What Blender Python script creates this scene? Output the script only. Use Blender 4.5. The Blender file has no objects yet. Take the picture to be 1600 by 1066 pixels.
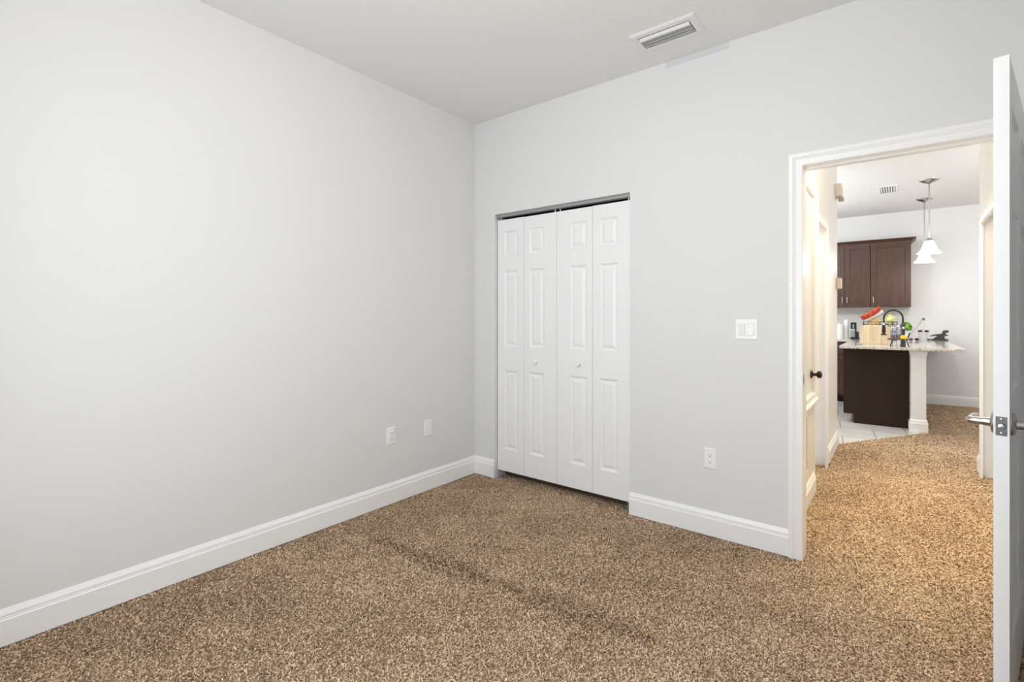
import bpy, bmesh, math, random
import numpy as np
from mathutils import Vector, Matrix

C = bpy.context.scene
random.seed(4)
rng = np.random.default_rng(11)
R = math.radians

# ------------------------------------------------------------------ camera
YAW = R(38.3035)
cam_d = bpy.data.cameras.new('camera')
cam_d.sensor_fit = 'HORIZONTAL'
cam_d.sensor_width = 36.0
cam_d.lens = 36.0 * 768.5 / 1600.0
cam_d.shift_y = -(533.0 - 494.6) / 1600.0
cam_d.clip_start = 0.02
cam = bpy.data.objects.new('camera', cam_d)
cam.location = (2.7336, -2.9707, 1.275)
cam.rotation_euler = (R(90), 0, YAW)
C.collection.objects.link(cam)
C.camera = cam

# ------------------------------------------------------------------ colour management, world
C.view_settings.view_transform = 'Standard'
C.view_settings.look = 'None'
C.view_settings.gamma = 1.0
C.view_settings.use_curve_mapping = False
C.view_settings.exposure = 0.0
C.cycles.max_bounces = 14
C.cycles.diffuse_bounces = 8
C.cycles.caustics_reflective = False
C.cycles.caustics_refractive = False
C.cycles.sample_clamp_indirect = 6.0
w = bpy.data.worlds.new('sky')
C.world = w
w.use_nodes = True
bg = w.node_tree.nodes['Background']
bg.inputs[0].default_value = (0.80, 0.90, 1.0, 1)
bg.inputs[1].default_value = 1.0


def light(name, kind, loc, energy, color, size=0.1, size_y=None, rot=(0, 0, 0), spread=None):
    d = bpy.data.lights.new(name, kind)
    d.energy = energy
    d.color = color
    if kind == 'AREA':
        d.size = size
        if size_y:
            d.shape = 'RECTANGLE'
            d.size_y = size_y
        else:
            d.shape = 'DISK'
        if spread:
            d.spread = spread
    else:
        d.shadow_soft_size = size
    o = bpy.data.objects.new(name, d)
    o.location = loc
    o.rotation_euler = rot
    C.collection.objects.link(o)
    return o


H = 2.843           # ceiling height
# daylight through the bedroom window behind the camera
light('window_daylight', 'AREA', (1.70, -3.50, 1.38), 56, (0.88, 0.94, 1.0), 1.6, 1.85, (R(90), 0, 0))
# bedroom ceiling lamp (behind and above the camera's view)
light('bedroom_lamp_light', 'POINT', (1.90, -2.1, 2.60), 25, (1.0, 0.935, 0.865), 0.16)
# hall lamp, warm
light('hall_lamp_light', 'POINT', (2.85, 0.85, 2.50), 16, (1.0, 0.92, 0.80), 0.13)
sp_ = light('hall_fill_spot', 'SPOT', (3.0, 0.60, 2.70), 185, (1.0, 0.87, 0.53), 0.08)  # unseen spot added to brighten the hall carpet by the doorway
sp_.data.spot_size = R(76)
sp_.rotation_euler = (0, R(-10), 0)
sp_.data.spot_blend = 0.8
sp2 = light('hall_fill_spot', 'SPOT', (2.78, 2.0, 2.70), 95, (1.0, 0.90, 0.66), 0.08)  # second unseen spot, added to brighten the carpet farther down the hall
sp2.data.spot_size = R(84)
sp2.data.spot_blend = 0.8
# unseen fill lights added in the side rooms to brighten the hall jambs
light('side_room_fill', 'POINT', (1.75, 1.35, 2.5), 16, (1.0, 0.92, 0.80), 0.12)
light('right_room_fill', 'POINT', (3.9, 1.5, 2.5), 16, (1.0, 0.90, 0.76), 0.12)
# unseen fill points added in the kitchen to brighten its ceiling and walls
KW = (0.93, 0.965, 1.0)
for kx, ky, ke in ((1.2, 3.7, 46), (1.2, 5.0, 28), (4.3, 3.4, 31), (4.9, 4.9, 14)):
    light('kitchen_fill_light', 'POINT', (kx, ky, 2.25), ke, KW, 0.15)


# ------------------------------------------------------------------ materials
def mat(name, col, rough=0.5, metal=0.0, coat=0.0, noise=None, bump=None, emit=None, spec=0.5):
    """noise=(scale, colour2, lo, hi[, stretch]); bump=(scale, strength, distance)"""
    m = bpy.data.materials.new(name)
    m.use_nodes = True
    nt = m.node_tree
    b = nt.nodes['Principled BSDF']
    b.inputs['Base Color'].default_value = (*col, 1)
    b.inputs['Roughness'].default_value = rough
    b.inputs['Metallic'].default_value = metal
    b.inputs['Coat Weight'].default_value = coat
    b.inputs['Coat Roughness'].default_value = 0.35
    b.inputs['Specular IOR Level'].default_value = spec
    tc = nt.nodes.new('ShaderNodeTexCoord')
    if noise:
        mp = nt.nodes.new('ShaderNodeMapping')
        if len(noise) > 4:
            mp.inputs['Scale'].default_value = noise[4]
        nt.links.new(tc.outputs['Object'], mp.inputs['Vector'])
        n = nt.nodes.new('ShaderNodeTexNoise')
        n.inputs['Scale'].default_value = noise[0]
        n.inputs['Detail'].default_value = 5
        r = nt.nodes.new('ShaderNodeValToRGB')
        r.color_ramp.elements[0].position = noise[2]
        r.color_ramp.elements[1].position = noise[3]
        r.color_ramp.elements[0].color = (*noise[1], 1)
        r.color_ramp.elements[1].color = (*col, 1)
        nt.links.new(mp.outputs[0], n.inputs['Vector'])
        nt.links.new(n.outputs['Fac'], r.inputs[0])
        nt.links.new(r.outputs[0], b.inputs['Base Color'])
    if bump:
        n2 = nt.nodes.new('ShaderNodeTexNoise')
        n2.inputs['Scale'].default_value = bump[0]
        n2.inputs['Detail'].default_value = 3
        bp = nt.nodes.new('ShaderNodeBump')
        bp.inputs['Strength'].default_value = bump[1]
        bp.inputs['Distance'].default_value = bump[2]
        nt.links.new(tc.outputs['Object'], n2.inputs['Vector'])
        nt.links.new(n2.outputs['Fac'], bp.inputs['Height'])
        nt.links.new(bp.outputs[0], b.inputs['Normal'])
    if emit:
        b.inputs['Emission Color'].default_value = (*emit[0], 1)
        b.inputs['Emission Strength'].default_value = emit[1]
    return m


M = {}
M['wall'] = mat('wall_paint', (0.735, 0.735, 0.735), 0.6, bump=(130, 0.06, 0.003), spec=0.3)
M['ceil'] = mat('ceiling_paint', (0.80, 0.795, 0.785), 0.85, bump=(75, 0.35, 0.006), spec=0.2)
M['kwall'] = mat('kitchen_wall_paint', (0.82, 0.82, 0.815), 0.6, bump=(130, 0.05, 0.003), spec=0.3)
M['hallwall'] = mat('hall_wall_paint', (0.78, 0.76, 0.73), 0.35, bump=(130, 0.03, 0.003), spec=0.4)
M['trim'] = mat('trim_white', (0.88, 0.88, 0.88), 0.32)
M['door'] = mat('door_white', (0.85, 0.85, 0.85), 0.38)
M['plate'] = mat('plate_white', (0.86, 0.86, 0.85), 0.3)
M['slot'] = mat('slot_dark', (0.03, 0.03, 0.03), 0.6)
M['grille'] = mat('grille_white', (0.78, 0.77, 0.75), 0.45)
M['blade'] = mat('vent_blade_shaded', (0.40, 0.41, 0.41), 0.4)
M['duct'] = mat('duct_dark', (0.06, 0.06, 0.06), 0.8)
M['dark'] = mat('closet_dark', (0.05, 0.05, 0.05), 0.9)
M['track'] = mat('track_steel', (0.42, 0.43, 0.42), 0.4, 0.6)
M['nickel'] = mat('satin_nickel', (0.46, 0.45, 0.44), 0.25, 1.0)
M['chrome'] = mat('chrome', (0.8, 0.8, 0.8), 0.12, 1.0)
M['latch'] = mat('latch_plate', (0.10, 0.10, 0.10), 0.3, 1.0)
M['bronze'] = mat('oil_bronze', (0.03, 0.025, 0.022), 0.3, 0.6)
M['wood'] = mat('espresso_wood', (0.092, 0.040, 0.025), 0.36, coat=0.10, spec=0.4,
                noise=(5, (0.048, 0.023, 0.016), 0.3, 0.75, (6, 6, 0.7)))
M['panelwood'] = mat('espresso_panel', (0.036, 0.018, 0.010), 0.5, spec=0.2,
                     noise=(5, (0.024, 0.012, 0.008), 0.3, 0.75, (6, 6, 0.7)))
M['toe'] = mat('toe_wood', (0.20, 0.09, 0.045), 0.5)
M['granite'] = mat('granite', (0.72, 0.68, 0.62), 0.10, noise=(45, (0.42, 0.36, 0.30), 0.34, 0.60))
M['board'] = mat('board_wood', (0.80, 0.67, 0.47), 0.5, noise=(4, (0.62, 0.46, 0.27), 0.32, 0.6, (9, 1, 0.6)))
M['walnut'] = mat('walnut', (0.16, 0.07, 0.05), 0.45)
M['black'] = mat('black_plastic', (0.012, 0.012, 0.013), 0.35)
M['charcoal'] = mat('charcoal', (0.045, 0.042, 0.045), 0.55)
M['white'] = mat('white_plastic', (0.85, 0.85, 0.85), 0.4)
M['paper'] = mat('paper_white', (0.88, 0.88, 0.87), 0.9)
M['red'] = mat('bag_red', (0.42, 0.035, 0.015), 0.35, noise=(24, (0.62, 0.16, 0.04), 0.3, 0.52))
M['bread'] = mat('bread_bag', (0.74, 0.60, 0.30), 0.25, noise=(16, (0.62, 0.30, 0.12), 0.3, 0.5))
M['bun'] = mat('bun_bag', (0.72, 0.66, 0.34), 0.25, noise=(18, (0.42, 0.40, 0.16), 0.3, 0.55))
M['green'] = mat('leaf_green', (0.24, 0.50, 0.04), 0.4, noise=(20, (0.10, 0.28, 0.02), 0.3, 0.6))
M['yellow'] = mat('yellow_scrub', (0.95, 0.60, 0.01), 0.6)
M['purple'] = mat('purple_soap', (0.055, 0.045, 0.22), 0.15)
M['plum'] = mat('plum_frame', (0.05, 0.012, 0.03), 0.25)
M['pot'] = mat('pale_pot', (0.62, 0.64, 0.67), 0.3)
M['beige'] = mat('beige_plastic', (0.66, 0.58, 0.48), 0.5)
M['greyp'] = mat('grey_plastic', (0.40, 0.38, 0.35), 0.5)
M['patch'] = mat('strip_bluish', (0.62, 0.635, 0.655), 0.6)
M['shade'] = mat('opal_glass', (0.92, 0.90, 0.86), 0.3, emit=((1.0, 0.95, 0.88), 4.0))
M['dome'] = mat('lamp_dome', (0.9, 0.9, 0.88), 0.4, emit=((1.0, 0.93, 0.85), 2.0))


def glass_mat(name, tint, gloss=0.12):
    m = bpy.data.materials.new(name)
    m.use_nodes = True
    nt = m.node_tree
    nt.nodes.remove(nt.nodes['Principled BSDF'])
    out = nt.nodes['Material Output']
    t = nt.nodes.new('ShaderNodeBsdfTransparent')
    t.inputs[0].default_value = (*tint, 1)
    g = nt.nodes.new('ShaderNodeBsdfGlossy')
    g.inputs['Roughness'].default_value = 0.05
    mx = nt.nodes.new('ShaderNodeMixShader')
    mx.inputs[0].default_value = gloss
    nt.links.new(t.outputs[0], mx.inputs[1])
    nt.links.new(g.outputs[0], mx.inputs[2])
    nt.links.new(mx.outputs[0], out.inputs[0])
    return m


M['pane'] = glass_mat('window_glass', (0.97, 0.98, 0.98), 0.06)
M['bottle'] = glass_mat('clear_bottle', (0.80, 0.80, 0.84), 0.16)


def tile_mat():
    m = mat('kitchen_tile', (0.74, 0.72, 0.69), 0.22, noise=(3, (0.64, 0.61, 0.57), 0.35, 0.65))
    nt = m.node_tree
    b = nt.nodes['Principled BSDF']
    ramp = b.inputs['Base Color'].links[0].from_node
    tc = [n for n in nt.nodes if n.type == 'TEX_COORD'][0]
    mp = nt.nodes.new('ShaderNodeMapping')
    mp.inputs['Location'].default_value = (0.12, 0.05, 0)
    mp.inputs['Rotation'].default_value = (0, 0, R(-6))
    br = nt.nodes.new('ShaderNodeTexBrick')
    br.offset = 0.5
    br.inputs['Scale'].default_value = 1.0
    br.inputs['Brick Width'].default_value = 0.60
    br.inputs['Row Height'].default_value = 0.45
    br.inputs['Mortar Size'].default_value = 0.006
    br.inputs['Mortar'].default_value = (0.42, 0.36, 0.31, 1)
    nt.links.new(tc.outputs['Object'], mp.inputs[0])
    nt.links.new(mp.outputs[0], br.inputs['Vector'])
    nt.links.new(ramp.outputs[0], br.inputs['Color1'])
    nt.links.new(ramp.outputs[0], br.inputs['Color2'])
    nt.links.new(br.outputs['Color'], b.inputs['Base Color'])
    return m


M['tile'] = tile_mat()


def carpet_mat():
    m = bpy.data.materials.new('frieze_carpet')
    m.use_nodes = True
    nt = m.node_tree
    b = nt.nodes['Principled BSDF']
    b.inputs['Roughness'].default_value = 0.9
    b.inputs['Specular IOR Level'].default_value = 0.15
    at = nt.nodes.new('ShaderNodeAttribute')
    at.attribute_name = 'tint'
    r = nt.nodes.new('ShaderNodeValToRGB')
    cr = r.color_ramp
    cr.elements[0].position = 0.0
    cr.elements[0].color = (0.125, 0.082, 0.052, 1)
    cr.elements[1].position = 1.0
    cr.elements[1].color = (0.80, 0.62, 0.44, 1)
    e = cr.elements.new(0.30)
    e.color = (0.43, 0.30, 0.195, 1)
    e = cr.elements.new(0.65)
    e.color = (0.64, 0.47, 0.32, 1)
    nt.links.new(at.outputs['Fac'], r.inputs[0])
    nt.links.new(r.outputs[0], b.inputs['Base Color'])
    return m


M['carpet'] = carpet_mat()


# ------------------------------------------------------------------ object helpers
def link(o):
    C.collection.objects.link(o)
    return o


def tag(o, label=None, cat=None, group=None, kind=None):
    if label:
        o['label'] = label
    if cat:
        o['category'] = cat
    if group:
        o['group'] = group
    if kind:
        o['kind'] = kind
    return o


def thing(name, label, cat, loc=(0, 0, 0), rz=0.0, group=None, kind=None):
    o = bpy.data.objects.new(name, None)
    o.empty_display_size = 0.05
    o.location = loc
    o.rotation_euler = (0, 0, rz)
    link(o)
    return tag(o, label, cat, group, kind)


def obj(name, bm, m, parent=None, bevel=0.0, smooth=False, seg=2, loc=None):
    me = bpy.data.meshes.new(name)
    bmesh.ops.recalc_face_normals(bm, faces=bm.faces)
    bm.to_mesh(me)
    bm.free()
    me.materials.append(M[m] if isinstance(m, str) else m)
    if smooth:
        me.polygons.foreach_set('use_smooth', [True] * len(me.polygons))
    o = bpy.data.objects.new(name, me)
    link(o)
    if loc:
        o.location = loc
    if parent is not None:
        o.parent = parent
    if bevel:
        md = o.modifiers.new('bevel', 'BEVEL')
        md.width = bevel
        md.segments = seg
        md.limit_method = 'ANGLE'
        md.angle_limit = R(40)
    if smooth and bevel == 0:
        md = o.modifiers.new('edges', 'EDGE_SPLIT')
        md.split_angle = R(50)
    return o


def B():
    return bmesh.new()


def box(bm, x0, x1, y0, y1, z0, z1, mtx=None):
    vs = [bm.verts.new((x, y, z)) for z in (z0, z1) for y in (y0, y1) for x in (x0, x1)]
    for f in ((0, 2, 3, 1), (4, 5, 7, 6), (0, 1, 5, 4), (2, 6, 7, 3), (0, 4, 6, 2), (1, 3, 7, 5)):
        bm.faces.new([vs[i] for i in f])
    if mtx is not None:
        for v in vs:
            v.co = mtx @ v.co
    return bm


def bx(x0, x1, y0, y1, z0, z1, mtx=None):
    return box(B(), x0, x1, y0, y1, z0, z1, mtx)


def ringloft(bm, rings, cap=True, closed=True):
    vv = [[bm.verts.new(p) for p in r] for r in rings]
    n = len(vv[0])
    for a, b in zip(vv, vv[1:]):
        for i in range(n if closed else n - 1):
            j = (i + 1) % n
            bm.faces.new((a[i], a[j], b[j], b[i]))
    if cap:
        bm.faces.new(vv[0][::-1])
        bm.faces.new(vv[-1])
    return bm


def lathe(bm, prof, loc=(0, 0, 0), axis='Z', n=24):
    """prof: list of (r, h) along axis"""
    rings = []
    L = Vector(loc)
    for r, h in prof:
        ring = []
        for k in range(n):
            a = 2 * math.pi * k / n
            c, s = r * math.cos(a), r * math.sin(a)
            v = {'Z': (c, s, h), 'Y': (c, h, s), 'X': (h, c, s)}[axis]
            ring.append(L + Vector(v))
        rings.append(ring)
    return ringloft(bm, rings)


def tube(bm, pts, r, n=8):
    pts = [Vector(p) for p in pts]
    rr = r if isinstance(r, (list, tuple)) else [r] * len(pts)
    rings = []
    up = None
    for i, p in enumerate(pts):
        a = pts[max(i - 1, 0)]
        b = pts[min(i + 1, len(pts) - 1)]
        t = (b - a).normalized()
        if up is None:
            up = Vector((0, 0, 1)) if abs(t.z) < 0.9 else Vector((1, 0, 0))
        u = t.cross(up)
        if u.length < 1e-4:
            u = t.cross(Vector((0, 1, 0)))
        u.normalize()
        v = u.cross(t).normalized()
        up = v
        rings.append([p + (u * math.cos(2 * math.pi * k / n) + v * math.sin(2 * math.pi * k / n)) * rr[i] for k in range(n)])
    return ringloft(bm, rings)


def sweep(bm, prof, path, nrm, closed=False):
    """profile (a, b): a = in-plane to the left of travel, b = along nrm; mitred corners"""
    nrm = Vector(nrm)
    P = [Vector(p) for p in path]
    rings = []
    for i, p in enumerate(P):
        d0 = (P[i] - P[i - 1]).normalized() if (i > 0 or closed) else None
        d1 = (P[(i + 1) % len(P)] - P[i]).normalized() if (i < len(P) - 1 or closed) else None
        n0 = nrm.cross(d0) if d0 is not None else None
        n1 = nrm.cross(d1) if d1 is not None else None
        if n0 is None:
            m = n1
        elif n1 is None:
            m = n0
        else:
            m = (n0 + n1)
            m = m / (1 + n0.dot(n1))
        rings.append([p + m * a + nrm * b for a, b in prof])
    if closed:
        rings.append(rings[0])
        return ringloft(bm, rings, cap=False)
    return ringloft(bm, rings)


def slab(origin, du, dv, dn, u0, u1, v0, v1, thick, holes=()):
    """rectangle in the (du,dv) plane with rectangular holes; dn*thick is its depth"""
    o, du, dv, dn = Vector(origin), Vector(du), Vector(dv), Vector(dn)
    us = sorted({u0, u1, *[h[0] for h in holes], *[h[1] for h in holes]})
    vs = sorted({v0, v1, *[h[2] for h in holes], *[h[3] for h in holes]})
    us = [u for u in us if u0 <= u <= u1]
    vs = [v for v in vs if v0 <= v <= v1]

    def solid(i, j):
        if i < 0 or j < 0 or i >= len(us) - 1 or j >= len(vs) - 1:
            return False
        cu, cv = (us[i] + us[i + 1]) / 2, (vs[j] + vs[j + 1]) / 2
        return not any(h[0] < cu < h[1] and h[2] < cv < h[3] for h in holes)
    bm = B()
    cache = {}

    def V(i, j, k):
        if (i, j, k) not in cache:
            cache[(i, j, k)] = bm.verts.new(o + du * us[i] + dv * vs[j] + dn * (thick * k))
        return cache[(i, j, k)]
    for i in range(len(us) - 1):
        for j in range(len(vs) - 1):
            if not solid(i, j):
                continue
            for k in (0, 1):
                bm.faces.new((V(i, j, k), V(i + 1, j, k), V(i + 1, j + 1, k), V(i, j + 1, k)))
            if not solid(i - 1, j):
                bm.faces.new((V(i, j, 0), V(i, j + 1, 0), V(i, j + 1, 1), V(i, j, 1)))
            if not solid(i + 1, j):
                bm.faces.new((V(i + 1, j, 0), V(i + 1, j + 1, 0), V(i + 1, j + 1, 1), V(i + 1, j, 1)))
            if not solid(i, j - 1):
                bm.faces.new((V(i, j, 0), V(i + 1, j, 0), V(i + 1, j, 1), V(i, j, 1)))
            if not solid(i, j + 1):
                bm.faces.new((V(i, j + 1, 0), V(i + 1, j + 1, 0), V(i + 1, j + 1, 1), V(i, j + 1, 1)))
    return bm


RAISED = ((0.0, 0.0), (0.007, 0.006), (0.014, 0.009), (0.020, 0.009), (0.040, 0.002))
SHAKER = ((0.0, 0.0), (0.003, 0.007), (0.010, 0.008))


def panel_slab(x0, x1, z0, z1, T, panels, rings=RAISED, back=True):
    """a door leaf: front at y=0 facing -y, back at y=T, moulded panels pressed into the faces"""
    bm = B()
    xs = sorted({x0, x1, *[p[0] for p in panels], *[p[1] for p in panels]})
    zs = sorted({z0, z1, *[p[2] for p in panels], *[p[3] for p in panels]})
    for y, s in ((0.0, 1), (T, -1)):
        grid = {(i, j): bm.verts.new((x, y, z)) for i, x in enumerate(xs) for j, z in enumerate(zs)}
        for i in range(len(xs) - 1):
            for j in range(len(zs) - 1):
                q = (grid[i, j], grid[i + 1, j], grid[i + 1, j + 1], grid[i, j + 1])
                hit = None
                for p in panels:
                    if p[0] < (xs[i] + xs[i + 1]) / 2 < p[1] and p[2] < (zs[j] + zs[j + 1]) / 2 < p[3]:
                        hit = p
                if hit is None or (s == -1 and not back):
                    bm.faces.new(q)
                    continue
                prev = q
                for ins, dep in rings[1:]:
                    a, b_, c, d = xs[i] + ins, xs[i + 1] - ins, zs[j] + ins, zs[j + 1] - ins
                    r = [bm.verts.new((xx, y + s * dep, zz)) for xx, zz in ((a, c), (b_, c), (b_, d), (a, d))]
                    for k in range(4):
                        l = (k + 1) % 4
                        bm.faces.new((prev[k], prev[l], r[l], r[k]))
                    prev = r
                bm.faces.new(prev)
    for (xa, za, xb, zb) in ((x0, z0, x1, z0), (x1, z0, x1, z1), (x1, z1, x0, z1), (x0, z1, x0, z0)):
        bm.faces.new([bm.verts.new(p) for p in ((xa, 0, za), (xb, 0, zb), (xb, T, zb), (xa, T, za))])
    return bm


BASE_PROF = [(0, 0), (0.016, 0), (0.016, 0.098), (0.0125, 0.103), (0.0125, 0.108), (0.0105, 0.1095),
             (0.0105, 0.1125), (0.0125, 0.1145), (0.0115, 0.121), (0.006, 0.132), (0.003, 0.139), (0, 0.140)]
CASE_PROF = [(0, 0), (0, 0.010), (0.004, 0.012), (0.030, 0.013), (0.033, 0.016), (0.036, 0.0135), (0.040, 0.016),
             (0.046, 0.020), (0.058, 0.020), (0.066, 0.016), (0.066, 0)]


def structure(o, label, cat):
    return tag(o, label, cat, None, 'structure')


# ------------------------------------------------------------------ floor: carpet with its pile
T0 = Vector((2.235, 2.915))      # carpet / tile seam
T1 = Vector((2.975, 4.115))


def carpet():
    # backing
    quads = [((-0.05, -3.35), (3.5, -3.35), (3.5, 0.0), (-0.05, 0.0)),
             ((0.0, 0.0), (1.4, 0.0), (1.4, 0.7), (0.0, 0.7)),
             ((2.1, 0.0), (3.4, 0.0), (3.4, 2.915), (2.1, 2.915)),
             ((2.235, 2.915), (5.6, 2.915), (5.6, 4.115), (2.975, 4.115)),
             ((2.84, 4.115), (5.6, 4.115), (5.6, 6.5), (2.84, 6.5))]
    bv, bf = [], []
    for q in quads:
        bf.append([len(bv) + k for k in range(4)])
        bv += [(x, y, -0.011) for x, y in q]
    # tufts
    rects = [((0.014, 3.38), (-2.78, -0.014), 27000, 1.0), ((0.23, 1.345), (-0.014, 0.12), 24000, 1.0),
             ((1.30, 3.23), (-0.016, 0.0), 14000, 1.0),
             ((2.335, 3.115), (0.0, 0.12), 22000, 1.05), ((2.252, 3.245), (0.12, 1.3), 17000, 1.2),
             ((2.15, 3.245), (1.3, 2.0), 13000, 1.3), ((2.252, 3.26), (2.0, 2.915), 13000, 1.3),
             ((2.24, 4.3), (2.915, 4.115), 9000, 1.6), ((2.97, 4.3), (4.115, 6.43), 7000, 1.8)]
    X, S = [], []
    for (xa, xb), (ya, yb), den, s in rects:
        n = int((xb - xa) * (yb - ya) * den)
        p = np.stack([rng.uniform(xa, xb, n), rng.uniform(ya, yb, n)], 1)
        if s == 1.6:     # keep to the carpet side of the seam
            side = (T1.x - T0.x) * (p[:, 1] - T0.y) - (T1.y - T0.y) * (p[:, 0] - T0.x)
            p = p[side < -0.012]
        X.append(p)
        S.append(np.full(len(p), s))
    P = np.concatenate(X)
    s = np.concatenate(S)
    n = len(P)

    def field(sc, seed):
        r2 = np.random.default_rng(seed)
        out = np.zeros(n)
        for k in range(7):
            a = r2.uniform(0, 2 * math.pi)
            f = sc * r2.uniform(0.6, 1.7)
            out += np.sin((P[:, 0] * math.cos(a) + P[:, 1] * math.sin(a)) * f + r2.uniform(0, 6.28))
        return out / 2.6
    lean = field(5.0, 3) * 0.8
    wear = field(7.0, 5) * 0.5 + field(22.0, 6) * 0.5
    # yarn direction
    th = rng.uniform(0, 2 * math.pi, n)
    dx, dy = np.cos(th), np.sin(th)
    # nap trodden towards the doorway
    dx = dx + 0.45 * np.cos(lean)
    dy = dy + 0.45 * np.sin(lean)
    L = np.hypot(dx, dy) + 1e-6
    dx, dy = dx / L, dy / L
    h = s * rng.uniform(0.0075, 0.0125, n)
    ln = s * rng.uniform(0.004, 0.012, n)
    wd = s * rng.uniform(0.0018, 0.0028, n)
    kink = rng.uniform(-0.7, 0.7, n)
    roll = rng.uniform(0, math.pi, n)
    sx, sy = np.cos(roll), np.sin(roll)
    V = np.zeros((n, 6, 3))
    z0 = -0.011
    for k, (fl, fh, fw) in enumerate(((0.0, 0.0, 0.7), (0.45, 0.62, 1.25), (1.0, 0.82, 0.75))):
        px = P[:, 0] + dx * ln * fl - dy * ln * kink * (fl * fl)
        py = P[:, 1] + dy * ln * fl + dx * ln * kink * (fl * fl)
        pz = z0 + h * fh * (1.25 if k == 1 else 1.0)
        for e, sg in ((0, -1), (1, 1)):
            V[:, 2 * k + e, 0] = px + sg * wd * fw * sx
            V[:, 2 * k + e, 1] = py + sg * wd * fw * sy
            V[:, 2 * k + e, 2] = pz + sg * wd * 0.3 * (1 if k else 0)
    tint = np.clip(0.56 + rng.normal(0, 0.21, n) / s ** 2 + 0.11 * wear, 0, 1)
    dark = rng.uniform(0, 1, n) < 0.15 / s ** 2
    tint[dark] *= 0.35  # some tufts darkened to paint the shadowed gaps in the pile
    # the trodden darker lane across the room
    ax, ay, bx_, by_ = 0.42, -1.24, 1.95, -1.10
    t = np.clip(((P[:, 0] - ax) * (bx_ - ax) + (P[:, 1] - ay) * (by_ - ay)) / ((bx_ - ax) ** 2 + (by_ - ay) ** 2), 0, 1)
    dl = np.hypot(P[:, 0] - ax - t * (bx_ - ax), P[:, 1] - ay - t * (by_ - ay))
    tint -= (0.24 + 0.12 * wear) * np.exp(-(dl / (0.065 + 0.025 * np.sin(P[:, 0] * 9))) ** 2)
    tint = np.clip(tint, 0, 1)
    nb = len(bv)
    allv = np.concatenate([np.array(bv), V.reshape(-1, 3)])
    f1 = (np.arange(n) * 6)[:, None] + np.array([[0, 1, 3, 2]])
    f2 = (np.arange(n) * 6)[:, None] + np.array([[2, 3, 5, 4]])
    F = np.concatenate([np.array(bf), f1 + nb, f2 + nb])
    me = bpy.data.meshes.new('floor')
    me.vertices.add(len(allv))
    me.vertices.foreach_set('co', allv.astype(np.float32).ravel())
    me.loops.add(F.size)
    me.loops.foreach_set('vertex_index', F.astype(np.int32).ravel())
    me.polygons.add(len(F))
    me.polygons.foreach_set('loop_start', np.arange(0, F.size, 4, dtype=np.int32))
    me.update(calc_edges=True)
    a = me.attributes.new('tint', 'FLOAT', 'POINT')
    a.data.foreach_set('value', np.concatenate([np.full(nb, 0.25), np.repeat(tint, 6)]).astype(np.float32))
    me.materials.append(M['carpet'])
    o = bpy.data.objects.new('floor', me)
    link(o)
    structure(o, 'brown frieze carpet running from the bedroom out through the doorway', 'carpet')


carpet()

b = B()
vs = [b.verts.new(p) for p in ((-0.6, 2.2, -0.002), (2.1, 2.2, -0.002), (2.1, 2.915, -0.002), (T0.x, T0.y, -0.002),
                               (T1.x, T1.y, -0.002), (2.9, 4.14, -0.002), (2.9, 6.45, -0.002), (-0.6, 6.45, -0.002))]
b.faces.new(vs)
r = bmesh.ops.extrude_face_region(b, geom=b.faces[:])
for v in [g for g in r['geom'] if isinstance(g, bmesh.types.BMVert)]:
    v.co.z -= 0.03
structure(obj('floor_kitchen', b, 'tile'), 'pale marbled tile floor in front of the kitchen peninsula', 'tile floor')

# ------------------------------------------------------------------ ceiling and walls
EX, EY, EZ = (1, 0, 0), (0, 1, 0), (0, 0, 1)
VENT = (1.571, 1.860, -0.362, -0.232)
KV = (2.535, 2.685, 4.48, 4.86)
structure(obj('ceiling', slab((0, 0, H), EX, EY, EZ, -0.12, 5.7, -3.42, 6.6, 0.10, [VENT, KV]), 'ceil'),
          'white textured ceiling with a supply vent near the back wall', 'ceiling')

structure(obj('wall_left', slab((0, 0, 0), EY, EZ, (-1, 0, 0), -3.3, 0.12, -0.03, H, 0.12), 'wall'),
          'large plain pale grey wall on the left with two white plates', 'wall')
CL0, CL1, CLH = 0.213, 1.360, 2.080
DW0, DW1, DWH = 2.318, 3.132, 2.080
structure(obj('wall_back', slab((0, 0, 0), EX, EZ, EY, -0.12, 3.57, -0.03, H, 0.12,
                                [(CL0, CL1, -1, CLH), (DW0, DW1, -1, DWH)]), 'wall'),
          'pale grey back wall holding the closet and the doorway', 'wall')
b = B()
ring = [(3.06, -3.3), (3.06, -1.22), (3.37, -1.22), (3.37, 0.0), (3.5, 0.0), (3.5, -3.3)]  # bump-out beside the camera added out of view to shade the door recess
ringloft(b, [[(x, y, z) for x, y in ring] for z in (-0.03, H)])
structure(obj('wall_right', b, 'wall'),
          'pale grey side wall, unseen bump-out added to keep the recess behind the door dark', 'wall')
WN = (0.90, 2.50, 0.45, 2.30)
structure(obj('wall_front', slab((0, -3.3, 0), EX, EZ, (0, -1, 0), -0.12, 3.57, -0.03, H, 0.12, [WN]), 'wall'),
          'pale grey window wall facing the closet, behind the viewpoint', 'wall')
# closet inside
b = B()
box(b, 0.0, 1.5, 0.72, 0.76, -0.03, H)
box(b, -0.02, 0.0, 0.12, 0.72, -0.03, H)
box(b, 1.5, 1.54, 0.12, 0.76, -0.03, H)
structure(obj('wall_closet', b, 'dark'), 'dark inside of the closet behind the folding doors', 'wall')

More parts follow.
